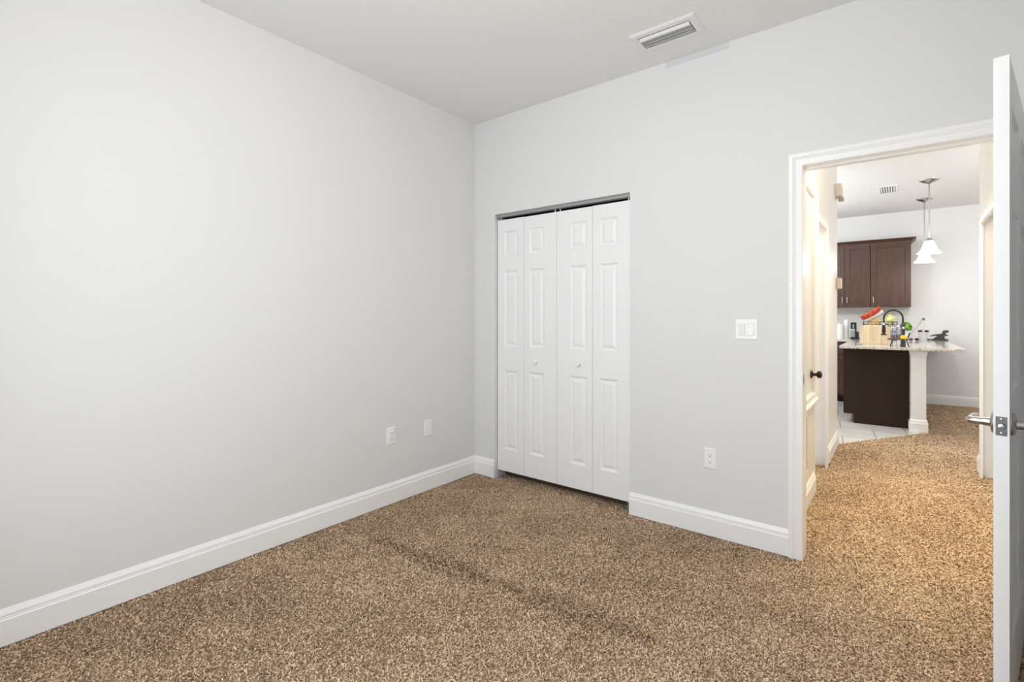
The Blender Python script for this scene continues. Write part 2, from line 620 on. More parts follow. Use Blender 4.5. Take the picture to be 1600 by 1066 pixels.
# hall, left side: utility closet with raised door, then an opening
HX = 2.235
UO = (0.24, 1.195, 0.715, 2.155)          # raised door opening
OP = (1.30, 2.00, -1, 2.085)             # open doorway
structure(obj('wall_hall_left', slab((HX, 0, 0), EY, EZ, (-1, 0, 0), 0.12, 2.93, -0.03, H, 0.115,
                                     [UO, OP]), 'hallwall'),
          'cream left wall of the hall with a thermostat near its end', 'wall')
HR = 3.245
OPR = (1.55, 2.455, -1, 2.085)
structure(obj('wall_hall_right', slab((HR, 0, 0), EY, EZ, EX, 0.12, 2.60, -0.03, H, 0.12, [OPR]), 'hallwall'),
          'cream right wall of the hall beyond the open door', 'wall')
# rooms beyond the hall openings
b = B()
box(b, 1.30, 1.34, 0.80, 2.2, -0.03, H)
box(b, 1.34, 2.12, 0.80, 0.84, -0.03, H)
box(b, 1.34, 2.12, 2.16, 2.20, -0.03, H)
structure(obj('wall_side_room', b, 'hallwall'), 'cream wall seen through the hall side opening', 'wall')
b = B()
box(b, 4.4, 4.44, 0.12, 2.6, -0.03, H)
box(b, 3.37, 4.4, 0.6, 0.64, -0.03, H)
box(b, 3.365, 5.6, 2.56, 2.60, -0.03, H)
structure(obj('wall_right_room', b, 'hallwall'), 'cream wall of the room right of the hall', 'wall')
# kitchen
KY = 6.45
structure(obj('wall_kitchen_far', slab((0, KY, 0), EX, EZ, EY, -0.7, 5.7, -0.03, H, 0.12), 'kwall'),
          'bright white far wall behind the kitchen cabinets', 'wall')
structure(obj('wall_kitchen_left', slab((-0.6, 0, 0), EY, EZ, (-1, 0, 0), 2.2, KY, -0.03, H, 0.1), 'kwall'),
          'white left side wall of the kitchen', 'wall')
structure(obj('wall_kitchen_right', slab((5.6, 0, 0), EY, EZ, EX, 2.56, KY, -0.03, H, 0.1), 'kwall'),
          'white right side wall of the dining area', 'wall')
structure(obj('wall_kitchen_near', bx(-0.7, 2.12, 2.2, 2.3, -0.03, H), 'kwall'),
          'white near wall of the kitchen beside the hall end', 'wall')

# ------------------------------------------------------------------ baseboards
def baseboard(name, path, label):
    structure(obj(name, sweep(B(), BASE_PROF, path, EZ), 'trim'), label, 'baseboard')


# path direction chosen so that "left of travel" points into the room
baseboard('baseboard_left', [(0.213, 0, 0), (0, 0, 0), (0, -3.3, 0)], 'white moulded baseboard along the left wall')
baseboard('baseboard_back', [(DW0 - 0.052, 0, 0), (CL1, 0, 0)], 'white moulded baseboard between closet and doorway')
baseboard('baseboard_right', [(3.06, -3.3, 0), (3.06, -1.22, 0), (3.37, -1.22, 0), (3.37, 0, 0), (DW1 + 0.052, 0, 0)], 'white baseboard behind the open door')
baseboard('baseboard_hall_left', [(HX, 1.22, 0), (HX, 0.12, 0)], 'white baseboard under the return grille in the hall')
baseboard('baseboard_hall_end', [(2.12, 2.93, 0), (HX, 2.93, 0), (HX, 2.075, 0)], 'white baseboard at the end of the left hall wall')
baseboard('baseboard_hall_right', [(HR, 2.525, 0), (HR, 2.60, 0), (3.6, 2.60, 0)], 'white baseboard wrapping the right hall wall end')
baseboard('baseboard_far', [(5.6, KY, 0), (2.835, KY, 0)], 'white baseboard on the far wall below the counter overhang')

# ------------------------------------------------------------------ door casings (trim)
def casing(name, path, nrm, label):
    return structure(obj(name, sweep(B(), CASE_PROF, path, nrm), 'trim'), label, 'door trim')


c0, c1, ch = 2.332, 3.118, 2.066
t1 = casing('trim_1', [(c1, 0, -0.005), (c1, 0, ch), (c0, 0, ch), (c0, 0, -0.005)], (0, -1, 0),
            'white moulded casing around the bedroom doorway')
# reverse travel so the profile grows outward
bpy.data.objects.remove(t1)
t1 = casing('trim_1', [(c0, 0, -0.005), (c0, 0, ch), (c1, 0, ch), (c1, 0, -0.005)], (0, -1, 0),
            'white moulded casing around the bedroom doorway')
jb = B()
box(jb, DW0, c0, 0, 0.12, -0.01, ch)
box(jb, c1, DW1, 0, 0.12, -0.01, ch)
box(jb, DW0, DW1, 0, 0.12, ch, DWH)
box(jb, c0, c1, 0.045, 0.085, ch - 0.011, ch)
obj('jamb', jb, 'trim', t1)
sp = obj('strike_plate', bx(c0, c0 + 0.0015, 0.008, 0.034, 0.915, 0.972), 'nickel', t1)
sp['label'] = 'small metal strike plate'
obj('strike_hole', bx(c0 + 0.0012, c0 + 0.0018, 0.014, 0.028, 0.93, 0.957), 'slot', sp)

# raised utility closet door in the hall
UCASE = [(a * 1.1, b_ * 1.5) for a, b_ in CASE_PROF]
u0, u1, uz0, uz1 = UO[0] + 0.012, UO[1] - 0.012, UO[2] + 0.012, UO[3] - 0.012
t2 = structure(obj('trim_2', sweep(B(), UCASE, [(HX, u0, uz0), (HX, u1, uz0), (HX, u1, uz1), (HX, u0, uz1)][::-1], (1, 0, 0), closed=True), 'trim'),
               'white moulded casing framing the raised utility door in the hall', 'door trim')
jb = B()
box(jb, HX - 0.115, HX, UO[0], u0, UO[2], UO[3])
box(jb, HX - 0.115, HX, u1, UO[1], UO[2], UO[3])
box(jb, HX - 0.115, HX, u0, u1, UO[2], uz0)
box(jb, HX - 0.115, HX, u0, u1, uz1, UO[3])
obj('jamb', jb, 'trim', t2)
d = thing('door_2', 'flat cream utility door above the return grille in the hall', 'door', (HX - 0.006, u0 + 0.003, 0), kind='structure')
obj('door_leaf', bx(-0.035, 0, 0, u1 - u0 - 0.006, uz0 + 0.003, uz1 - 0.003), 'hallwall', d, bevel=0.001)
k = B()
lathe(k, [(0.0, 0.0), (0.030, 0.0), (0.030, 0.006), (0.024, 0.012), (0.011, 0.016), (0.010, 0.034), (0.012, 0.040)], (0, u1 - u0 - 0.07, 0.862), 'X', 20)
kb = obj('door_knob', k, 'bronze', d, smooth=True)
kb['label'] = 'dark bronze oval knob'
k = B()
lathe(k, [(0.0, 0.036), (0.014, 0.036), (0.024, 0.044), (0.027, 0.054), (0.024, 0.064), (0.012, 0.070), (0.0, 0.071)], (0, u1 - u0 - 0.07, 0.862), 'X', 20)
obj('knob_head', k, 'bronze', kb, smooth=True)

# open side doorway of the hall
h0, h1, hh = OP[0] + 0.012, OP[1] - 0.012, OP[3] - 0.012
t3 = structure(obj('trim_3', sweep(B(), CASE_PROF, [(HX, h1, -0.005), (HX, h1, hh), (HX, 1.325, hh)][::-1], (1, 0, 0)), 'trim'),
               'white casing of the second doorway on the left of the hall', 'door trim')
bpy.data.objects.remove(t3)
t3 = structure(obj('trim_3', sweep(B(), CASE_PROF, [(HX, 1.335, hh), (HX, h1, hh), (HX, h1, -0.005)][::-1], (1, 0, 0)), 'trim'),
               'white casing of the second doorway on the left of the hall', 'door trim')
jb = B()
box(jb, HX - 0.115, HX, OP[0], h0, -0.01, hh)
box(jb, HX - 0.115, HX, h1, OP[1], -0.01, hh)
box(jb, HX - 0.115, HX, OP[0], OP[1], hh, OP[3])
obj('jamb', jb, 'trim', t3)
# right hall doorway
g0, g1, gh = OPR[0] + 0.012, OPR[1] - 0.012, OPR[3] - 0.012
t4 = structure(obj('trim_4', sweep(B(), CASE_PROF, [(HR, g1, -0.005), (HR, g1, gh), (HR, g0, gh), (HR, g0, -0.005)][::-1], (-1, 0, 0)), 'trim'),
               'white casing of the doorway on the right of the hall', 'door trim')
jb = B()
box(jb, HR, HR + 0.12, OPR[0], g0, -0.01, gh)
box(jb, HR, HR + 0.12, g1, OPR[1], -0.01, gh)
box(jb, HR, HR + 0.12, OPR[0], OPR[1], gh, OPR[3])
obj('jamb', jb, 'hallwall', t4)

# ------------------------------------------------------------------ window behind the viewpoint
wd = thing('window_1', 'white framed window in the wall behind the viewpoint', 'window', (0, -3.3, 0), kind='structure')
b = B()
for a in ((WN[0], WN[0] + .05, WN[2], WN[3]), (WN[1] - .05, WN[1], WN[2], WN[3]), (WN[0] + .05, WN[1] - .05, WN[2], WN[2] + .05),
          (WN[0] + .05, WN[1] - .05, WN[3] - .05, WN[3]), (WN[0] + .05, WN[1] - .05, 1.49, 1.53)):
    box(b, a[0], a[1], -0.09, -0.04, a[2], a[3])
obj('window_frame', b, 'trim', wd)
obj('window_pane', bx(WN[0] + .05, WN[1] - .05, -0.067, -0.063, WN[2] + .05, WN[3] - .05), 'pane', wd)
obj('window_sill', bx(WN[0] - .02, WN[1] + .02, -0.04, 0.03, WN[2] - 0.025, WN[2]), 'trim', wd)

# ------------------------------------------------------------------ bedroom door, standing open
hinge = Vector((3.1123, -0.0389))
free = Vector((2.9556, -0.8845))
dv = (hinge - free)
DWID = dv.length
# local x runs from the free edge to the hinge; local -y is the face turned to the room's side wall
ang = math.atan2(dv.y, dv.x)
door = thing('door_1', 'white six panel bedroom door standing open, edge towards us', 'door', (free.x, free.y, 0), ang, kind='structure')
zp = [(0.232, 0.853), (1.040, 1.634), (1.751, 1.943)]
st, mid = 0.092, 0.100
pw = (DWID - 2 * st - mid) / 2
pn = []
for za, zb in ((0.250, 0.838), (1.040, 1.618), (1.757, 1.930)):
    pn += [(st, st + pw, za, zb), (st + pw + mid, st + 2 * pw + mid, za, zb)]
TD = 0.035
o = obj('door_leaf', panel_slab(0.0, DWID, 0.022, 2.061, TD, pn, ((0.0, 0.0), (0.008, 0.009), (0.016, 0.013), (0.024, 0.013), (0.050, 0.003))), 'door', door, loc=(0, -TD, 0))
hz = 0.943
for s, y0 in ((-1, -TD), (1, 0.0)):
    k = B()
    prof = [(0.0, 0.0), (0.034, 0.0), (0.034, 0.004), (0.030, 0.009), (0.014, 0.012), (0.0125, 0.030)]
    lathe(k, [(r_, y0 + s * h_) for r_, h_ in prof], (0.062, 0, hz), 'Y', 24)
    hd = obj('lever_rose', k, 'nickel', door, smooth=True)
    k = B()
    yy = y0 + s * 0.060
    tube(k, [(0.062, y0 + s * 0.028, hz), (0.062, y0 + s * 0.050, hz), (0.063, y0 + s * 0.056, hz), (0.071, yy, hz),
             (0.110, yy, hz), (0.150, yy - s * .002, hz), (0.172, yy - s * .006, hz)],
         [0.0115, 0.0120, 0.0125, 0.0115, 0.0105, 0.010, 0.009], 14)
    obj('lever', k, 'nickel', hd, smooth=True)
fp_ = obj('latch_plate', bx(-0.0015, 0.001, -TD / 2 - 0.0125, -TD / 2 + 0.0125, hz - 0.0285, hz + 0.0285), 'latch', door, bevel=0.0006)
fp_['label'] = 'dark metal latch plate in the door edge'
k = B()
lathe(k, [(0.0, -0.009), (0.0075, -0.008), (0.0095, -0.001), (0.0095, 0.002)], (0, -TD / 2, hz), 'X', 16)
obj('latch_bolt', k, 'nickel', fp_, smooth=True)
for dz in (-0.021, 0.021):
    k = B()
    lathe(k, [(0.0, -0.0030), (0.003, -0.0028), (0.0042, -0.0016), (0.0042, 0.0)], (0, -TD / 2, hz + dz), 'X', 12)
    obj('screw', k, 'chrome', fp_, smooth=True)
for z in (0.20, 1.04, 1.86):
    k = B()
    lathe(k, [(0.006, z - 0.044), (0.006, z + 0.044)], (DWID + 0.004, -TD - 0.004, 0), 'Z', 12)
    obj('hinge', k, 'nickel', door, smooth=True)

# ------------------------------------------------------------------ closet folding doors
LY = 0.030
LT = 0.030
LE = [0.219, 0.4825, 0.7765, 1.0705, 1.352]
LP = [(0.286, 0.424), (0.530, 0.668), (0.888, 1.026), (1.122, 1.260)]
DZ0, DZ1 = 0.060, 2.036
slots = ((0, 1, 'left', 'white folding closet door nearest the room corner, knob on its right leaf'),
         (2, 3, 'right', 'white folding closet door on the side nearer the light switch'))
for n_, (i0, i1, sd, lab) in enumerate(slots):
    t = thing('door_%d' % (3 + n_), lab, 'closet door', (LE[i0 if sd == 'left' else i1 + 1], LY, 0), kind='structure')
    ox = t.location.x
    for i in (i0, i1):
        g = 0.0014
        hgt = DZ1 - 0.002 * (i in (1, 2))
        o = obj('door_leaf', panel_slab(LE[i] + g - ox, LE[i + 1] - g - ox, DZ0, hgt, LT,
                                        [(LP[i][0] - ox, LP[i][1] - ox, za, zb) for za, zb in zp]), 'door', t)
        if (i == 1 and sd == 'left') or (i == 2 and sd == 'right'):
            k = B()
            kx = (0.596 if i == 1 else 0.964) - ox
            kz = 0.934 if i == 1 else 0.940
            lathe(k, [(0.0, 0.0), (0.010, 0.0), (0.008, -0.008), (0.009, -0.014), (0.015, -0.019), (0.0165, -0.025),
                      (0.013, -0.030), (0.006, -0.032), (0.0, -0.0322)], (kx, 0, kz), 'Y', 20)
            obj('knob', k, 'door', o, smooth=True)
        # pivot or guide pins at the top
        px_ = (LE[i] + 0.022 if i in (0, 2) else LE[i + 1] - 0.022) - ox
        k = B()
        lathe(k, [(0.004, DZ1 - 0.01), (0.004, DZ1 + 0.022)], (px_, LT / 2, 0), 'Z', 10)
        obj('guide_pin', k, 'white', o, smooth=True)
    bx0 = 0.0 + 0.005 if sd == 'left' else -0.085
    k = bx(bx0, bx0 + 0.08, 0.004, 0.026, 0.0, 0.003)
    box(k, bx0, bx0 + 0.03, 0.004, 0.026, 0.003, 0.010)
    box(k, bx0 + 0.055, bx0 + 0.060, 0.012, 0.018, 0.003, 0.062)
    obj('floor_bracket', k, 'track', t)
b = B()
box(b, CL0, CL1, LY - 0.004, LY + 0.034, CLH - 0.003, CLH)
box(b, CL0, CL1, LY - 0.004, LY - 0.0015, CLH - 0.022, CLH - 0.003)
box(b, CL0, CL1, LY + 0.0315, LY + 0.034, CLH - 0.022, CLH - 0.003)
tag(obj('closet_track', b, 'track'), 'grey steel track above the folding closet doors', 'door track')


# ------------------------------------------------------------------ wall plates (front faces -y in local space)
def plate(name, label, cat, w_, h_, loc, rz, group=None):
    t = thing(name, label, cat, loc, rz, group)
    bm_ = B()
    q = [(w_ / 2, h_ / 2, 0.0), (w_ / 2, h_ / 2, -0.003), (w_ / 2 - 0.004, h_ / 2 - 0.004, -0.0065)]
    rings = [[(-a, y, -b_), (a, y, -b_), (a, y, b_), (-a, y, b_)] for a, b_, y in q]
    ringloft(bm_, rings)
    obj('cover_plate', bm_, 'plate', t)
    return t


def duplex(t):
    for dz in (-0.0195, 0.0195):
        k = B()
        rings = []
        for y, s_ in ((-0.004, 1.0), (-0.0085, 1.0), (-0.009, 0.93)):
            ring = []
            for q in range(24):
                a = 2 * math.pi * q / 24
                ring.append((0.0165 * s_ * math.cos(a), y, dz + max(-0.0125, min(0.0125, 0.0165 * math.sin(a))) * s_))
            rings.append(ring)
        ringloft(k, rings)
        f = obj('receptacle', k, 'plate', t)
        obj('slot', bx(-0.0075, -0.0052, -0.0095, -0.0088, dz - 0.0005, dz + 0.0085), 'slot', f)
        obj('slot', bx(0.0052, 0.0075, -0.0095, -0.0088, dz - 0.0005, dz + 0.0070), 'slot', f)
        obj('slot', lathe(B(), [(0.0026, -0.0095), (0.0026, -0.0088)], (0, 0, dz - 0.0075), 'Y', 10), 'slot', f)
    k = B()
    lathe(k, [(0.0, -0.0085), (0.003, -0.0080), (0.0034, -0.006)], (0, 0, 0), 'Y', 10)
    obj('screw', k, 'plate', t, smooth=True)


t = plate('wall_outlet', 'white duplex outlet on the back wall below the light switch', 'outlet', 0.068, 0.118, (1.8625, 0, 0.4455), 0)
duplex(t)
t = plate('wall_outlet', 'white outlet with a rectangular insert on the left wall', 'outlet', 0.070, 0.118, (0, -0.846, 0.4575), R(90))
f = obj('receptacle', bx(-0.0165, 0.0165, -0.0095, -0.004, -0.0335, 0.0335), 'plate', t, bevel=0.0015)
for dz in (-0.019, 0.019):
    obj('slot', bx(-0.0075, -0.0055, -0.0099, -0.0090, dz - 0.001, dz + 0.0075), 'slot', f)
    obj('slot', bx(0.0055, 0.0075, -0.0099, -0.0090, dz - 0.001, dz + 0.0065), 'slot', f)
    obj('slot', lathe(B(), [(0.0024, -0.0099), (0.0024, -0.0090)], (0, 0, dz - 0.0075), 'Y', 10), 'slot', f)
t = plate('blank_plate', 'blank white cover plate on the left wall near the corner', 'wall plate', 0.070, 0.114, (0, -0.511, 0.4545), R(90))
for dz in (-0.042, 0.042):
    k = B()
    lathe(k, [(0.0, -0.0085), (0.003, -0.0080), (0.0034, -0.006)], (0, 0, dz), 'Y', 10)
    obj('screw', k, 'plate', t, smooth=True)
t = plate('light_switch', 'white double rocker light switch beside the doorway', 'light switch', 0.116, 0.114, (2.058, 0, 1.2025), 0)
for sx, tilt in ((-0.023, 7), (0.023, -7)):
    fr = bx(sx - 0.0185, sx + 0.0185, -0.0078, -0.005, -0.0355, 0.0355)
    f = obj('switch_gap_shade', fr, 'grille', t)  # greyer than the plate, painting the shaded gap round the rocker
    mt = Matrix.Translation((sx, -0.0085, 0)) @ Matrix.Rotation(R(tilt), 4, 'X')
    obj('rocker', bx(-0.0163, 0.0163, -0.003, 0.003, -0.033, 0.033, mt), 'plate', f, bevel=0.001)

# ------------------------------------------------------------------ ceiling supply vent
t = thing('ceiling_vent', 'white ceiling air vent with curved blades, rear ones darkened for shade, near the back wall', 'air vent', (1.715, -0.297, H))
b = B()
X0, X1, Y0, Y1 = 1.536 - 1.715, 1.900 - 1.715, -0.405 + 0.297, -0.196 + 0.297
vx0, vx1, vy0, vy1 = VENT[0] - 1.715, VENT[1] - 1.715, VENT[2] + 0.297, VENT[3] + 0.297
rings = []
for z, (a0, a1, c0_, c1_) in ((0.0, (X0, X1, Y0, Y1)), (-0.003, (X0, X1, Y0, Y1)), (-0.009, (X0 + .012, X1 - .012, Y0 + .012, Y1 - .012)),
                              (-0.009, (vx0, vx1, vy0, vy1)), (0.020, (vx0, vx1, vy0, vy1))):
    rings.append([(a0, c0_, z), (a1, c0_, z), (a1, c1_, z), (a0, c1_, z)])
ringloft(b, rings, cap=False)
obj('frame', b, 'ceil', t)
b = B()
box(b, vx0 - 0.002, vx1 + 0.002, vy0 - 0.002, vy1 + 0.002, 0.085, 0.089)
for q in ((vx0 - .004, vx0 + .0005, vy0, vy1), (vx1 - .0005, vx1 + .004, vy0, vy1), (vx0, vx1, vy0 - .004, vy0 + .0005), (vx0, vx1, vy1 - .0005, vy1 + .004)):
    box(b, *q, 0.004, 0.086)
obj('duct', b, 'duct', t)
for i in range(4):
    yb = vy0 + 0.012 + (i * 0.027 + 0.007 if i else 0.0)
    big = 1.0 if i == 0 else 0.58
    arc = []
    for q in range(8):
        a = R(62 - 74 * q / 7)           # steep at the upper edge, level at the lower lip
        if q == 0:
            arc.append((yb, -0.005))
        else:
            arc.append((arc[-1][0] + 0.0041 * big * math.cos(a), arc[-1][1] - 0.0041 * big * math.sin(a)))
    ring = arc + [(y + 0.0006, z + 0.0014) for y, z in arc[::-1]]
    b = B()
    ringloft(b, [[(x, y, z) for y, z in ring] for x in (vx0 + 0.004, vx1 - 0.004)])
    obj('blade', b, 'white' if i == 0 else 'blade', t, smooth=True)  # first blade white as if lit, the rest grey to paint their shade

# thin bluish strip along the top of the wall
tag(obj('wall_strip', bx(1.598, 1.968, -0.0012, 0.0, 2.806, H), 'patch'),
    'faint bluish strip at the wall top below the ceiling vent', 'wall mark')

# ------------------------------------------------------------------ hall fittings
t = thing('return_grille', 'white return air grille low on the hall wall under the raised door', 'air vent', (HX, 0.555, 0.42))
b = B()
box(b, 0, 0.0075, -0.330, 0.330, -0.215, -0.178)
box(b, 0, 0.0075, -0.330, 0.330, 0.178, 0.215)
box(b, 0, 0.0075, -0.330, -0.312, -0.178, 0.178)
box(b, 0, 0.0075, 0.312, 0.330, -0.178, 0.178)
obj('frame', b, 'grille', t, bevel=0.001)
for i in range(24):
    z = -0.172 + i * 0.0148
    obj('louvre', bx(0.0055, 0.0065, -0.312, 0.312, z - 0.0032, z + 0.0032), 'grille', t)
obj('duct', bx(0.0, 0.0054, -0.312, 0.312, -0.18, 0.18), 'duct', t)

t = thing('thermostat', 'beige thermostat box near the end of the left hall wall', 'thermostat', (HX, 2.83, 1.60))
obj('back_plate', bx(0, 0.008, -0.055, 0.055, -0.058, 0.058), 'beige', t, bevel=0.003)
obj('body', bx(0.008, 0.046, -0.050, 0.050, -0.052, 0.052), 'beige', t, bevel=0.008)
t = thing('door_chime', 'beige chime box high on the left hall wall', 'door chime', (HX, 2.76, 2.50))
obj('body', bx(0, 0.055, -0.10, 0.10, -0.06, 0.05), 'beige', t, bevel=0.006)
sn = obj('sensor', bx(0.02, 0.065, 0.03, 0.085, -0.095, -0.058), 'greyp', t, bevel=0.006)
sn['label'] = 'small grey sensor below the beige box'


def dome(name, label, loc):
    t_ = thing(name, label, 'ceiling lamp', loc)
    k_ = B()
    lathe(k_, [(0.0, 0.0), (0.15, 0.0), (0.15, -0.02), (0.14, -0.028), (0.0, -0.028)], (0, 0, 0), 'Z', 32)
    obj('lamp_base', k_, 'nickel', t_, smooth=True)
    k_ = B()
    lathe(k_, [(0.135, -0.028), (0.138, -0.045), (0.125, -0.07), (0.09, -0.092), (0.04, -0.103), (0.0, -0.105)], (0, 0, 0), 'Z', 32)
    obj('lamp_shade', k_, 'dome', t_, smooth=True)


dome('ceiling_lamp', 'round flush ceiling lamp in the bedroom, above the viewpoint', (1.90, -2.1, H))
dome('ceiling_lamp', 'round flush ceiling lamp in the hall beyond the doorway', (2.85, 0.85, H))

for lx, ly, lab in ((3.0, 0.60, 'small ceiling light added to brighten the hall carpet just inside the doorway'),
                    (2.78, 2.0, 'small ceiling light added to brighten the hall carpet toward the kitchen')):
    t = thing('added_downlight', lab, 'ceiling light', (lx, ly, H), 0, 'added lights in the hall')  # fixtures built for the added hall spots
    k = B()
    ringloft(k, [[(r_ * math.cos(2 * math.pi * q / 28), r_ * math.sin(2 * math.pi * q / 28), z_) for q in range(28)]
                 for r_, z_ in ((0.085, 0.0), (0.085, -0.004), (0.070, -0.010), (0.058, -0.004), (0.056, -0.001))], cap=False)
    obj('trim_ring', k, 'white', t, smooth=True)
    obj('lens', lathe(B(), [(0.0, 0.0), (0.057, 0.0), (0.057, -0.003), (0.0, -0.003)], (0, 0, 0), 'Z', 28), 'dome', t)

# ------------------------------------------------------------------ kitchen
CT = 0.933           # counter top
CU = CT - 0.032
# kitchen ceiling vent
t = thing('ceiling_vent', 'small white slotted ceiling vent in the kitchen', 'air vent', (2.61, 4.67, H))
b = B()
x0, x1, y0, y1 = KV[0] - 2.61, KV[1] - 2.61, KV[2] - 4.67, KV[3] - 4.67
rings = []
for z, e in ((0.0, 0.025), (-0.004, 0.025), (-0.008, 0.015), (-0.008, 0.0), (0.02, 0.0)):
    rings.append([(x0 - e, y0 - e, z), (x1 + e, y0 - e, z), (x1 + e, y1 + e, z), (x0 - e, y1 + e, z)])
ringloft(b, rings, cap=False)
obj('frame', b, 'white', t)
obj('duct', bx(x0, x1, y0, y1, 0.06, 0.064), 'duct', t)
for i in range(6):
    xx = x0 + 0.012 + i * 0.0245
    mt = Matrix.Translation((xx, 0, -0.002)) @ Matrix.Rotation(R(35), 4, 'Y')
    obj('blade', bx(-0.010, 0.010, y0, y1, -0.001, 0.001, mt), 'white', t)


def bar_handle(parent, x, z, L=0.085):
    k_ = B()
    tube(k_, [(x, -0.024, z - L / 2), (x, -0.026, z), (x, -0.024, z + L / 2)], [0.0055, 0.0045, 0.0055], 8)
    for q in (-1, 1):
        tube(k_, [(x, 0.0, z + q * L * 0.4), (x, -0.024, z + q * L * 0.42)], 0.005, 8)
    h_ = obj('handle', k_, 'chrome', parent, smooth=True)
    h_['label'] = 'short bright metal handle'


UZ0, UZ1, UY = 1.415, 2.352, 6.10


def upper(name, label, x0_, x1_, doors):
    t_ = thing(name, label, 'cabinet', (x0_, UY, UZ0), group='dark kitchen wall cabinets')
    obj('body', bx(0, x1_ - x0_, 0.019, KY - UY - 0.001, 0, UZ1 - UZ0), 'wood', t_)
    for (a, b_, hx) in doors:
        d_ = obj('door', panel_slab(a - x0_, b_ - x0_, 0.003, UZ1 - UZ0 - 0.003, 0.019,
                                    [(a - x0_ + 0.062, b_ - x0_ - 0.062, 0.065, UZ1 - UZ0 - 0.065)], SHAKER, back=False), 'wood', t_)
        bar_handle(d_, hx - x0_, 0.11)


upper('wall_cabinet', 'dark brown double door wall cabinet partly behind the hall wall', 1.750, 2.380, [(1.753, 2.0605, 2.031), (2.0655, 2.376, 2.094)])
upper('wall_cabinet', 'dark brown single door wall cabinet at the run\'s right end', 2.382, 2.852, [(2.387, 2.850, 2.418)])
upper('wall_cabinet', 'dark brown wall cabinet hidden behind the hall wall end', 1.10, 1.747, [(1.103, 1.421, 1.39), (1.426, 1.744, 1.456)])
b = sweep(B(), [(0, 0), (0.012, 0), (0.016, 0.016), (0.045, 0.042), (0.060, 0.050), (0.060, 0.056), (0, 0.056)],
          [(2.852, KY, UZ1), (2.852, UY, UZ1), (1.10, UY, UZ1)], (0, 0, 1))
bpy_cr = obj('crown_moulding', b, 'wood')
tag(bpy_cr, 'dark brown crown moulding along the wall cabinet tops', 'moulding')

# far run of base cabinets
t = thing('base_cabinet', 'dark base cabinet on the far wall behind the peninsula end', 'cabinet', (1.20, 5.84, 0))
obj('body', bx(0, 0.985, 0.02, KY - 5.842, 0.0985, CU), 'wood', t)
obj('toe_kick', bx(0, 0.985, 0.075, 0.095, 0, 0.0985), 'panelwood', t)
for i in range(2):
    d_ = obj('door', panel_slab(0.004 + i * 0.492, 0.488 + i * 0.492, 0.105, 0.70, 0.019,
                                [(0.066 + i * 0.492, 0.426 + i * 0.492, 0.17, 0.635)], SHAKER, back=False), 'wood', t)
    bar_handle(d_, 0.45 + i * 0.08, 0.62)
    dr = obj('drawer', panel_slab(0.004 + i * 0.492, 0.488 + i * 0.492, 0.71, CU - 0.005, 0.019, [], SHAKER, back=False), 'wood', t)

# peninsula: end panel towards us, doors towards the kitchen
PX0, PX1, PY0 = 2.190, 2.813, 4.205
t = thing('peninsula_cabinet', 'dark brown peninsula cabinet with a plain end panel facing us', 'cabinet', (PX0, PY0, 0))
b = B()
ring = [(0.0, 0.105), (0.104, 0.105), (0.104, -0.003), (PX1 - PX0 - 0.012, -0.003), (PX1 - PX0 - 0.012, 0.12), (PX1 - PX0, 0.12), (PX1 - PX0, CU), (0.0, CU)]
ringloft(b, [[(x, y, z) for x, z in ring] for y in (0, 0.019)])
obj('end_panel', b, 'panelwood', t)
obj('body', bx(0.021, PX1 - PX0, 0.019, KY - PY0 - 0.001, 0.105, CU), 'panelwood', t)
tk = obj('toe_kick', bx(0.085, 0.104, 0.019, KY - PY0 - 0.65, -0.001, 0.105), 'toe', t)
tk['label'] = 'reddish brown toe kick board'
for i in range(3):
    mt = Matrix.Rotation(R(-90), 4, 'Z')
    bm_ = panel_slab(-0.53 - i * 0.53, -0.02 - i * 0.53, 0.115, CU - 0.02, 0.019, [(-0.47 - i * 0.53, -0.08 - i * 0.53, 0.18, CU - 0.09)], SHAKER, back=False)
    for v in bm_.verts:
        v.co = mt @ v.co
    obj('door', bm_, 'wood', t)

# support post
t = thing('support_post', 'white square support post under the counter\'s near corner', 'post', (2.8885, 4.105, 0))
obj('shaft', bx(-0.066, 0.066, -0.060, 0.060, 0.0, CU - 0.03), 'kwall', t)
b = sweep(B(), [(-a, z) for a, z in BASE_PROF], [(-0.066, -0.060, 0), (0.066, -0.060, 0), (0.066, 0.060, 0), (-0.066, 0.060, 0)], EZ, closed=True)
obj('base', b, 'trim', t)
b = B()
rings = []
for z, e in ((CU - 0.075, 0.0), (CU - 0.070, 0.004), (CU - 0.05, 0.006), (CU - 0.03, 0.013), (CU - 0.012, 0.016), (CU, 0.016)):
    rings.append([(-0.066 - e, -0.060 - e, z), (0.066 + e, -0.060 - e, z), (0.066 + e, 0.060 + e, z), (-0.066 - e, 0.060 + e, z)])
ringloft(b, rings)
obj('cap', b, 'kwall', t)

# worktops
tag(obj('worktop', bx(2.168, 3.268, 3.95, KY, CU, CT), 'granite', bevel=0.006),
    'speckled beige granite worktop on the peninsula with an overhang', 'worktop')
tag(obj('worktop', bx(1.18, 2.1675, 5.80, KY, CU, CT), 'granite', bevel=0.004),
    'speckled granite worktop along the far wall left of the peninsula', 'worktop')

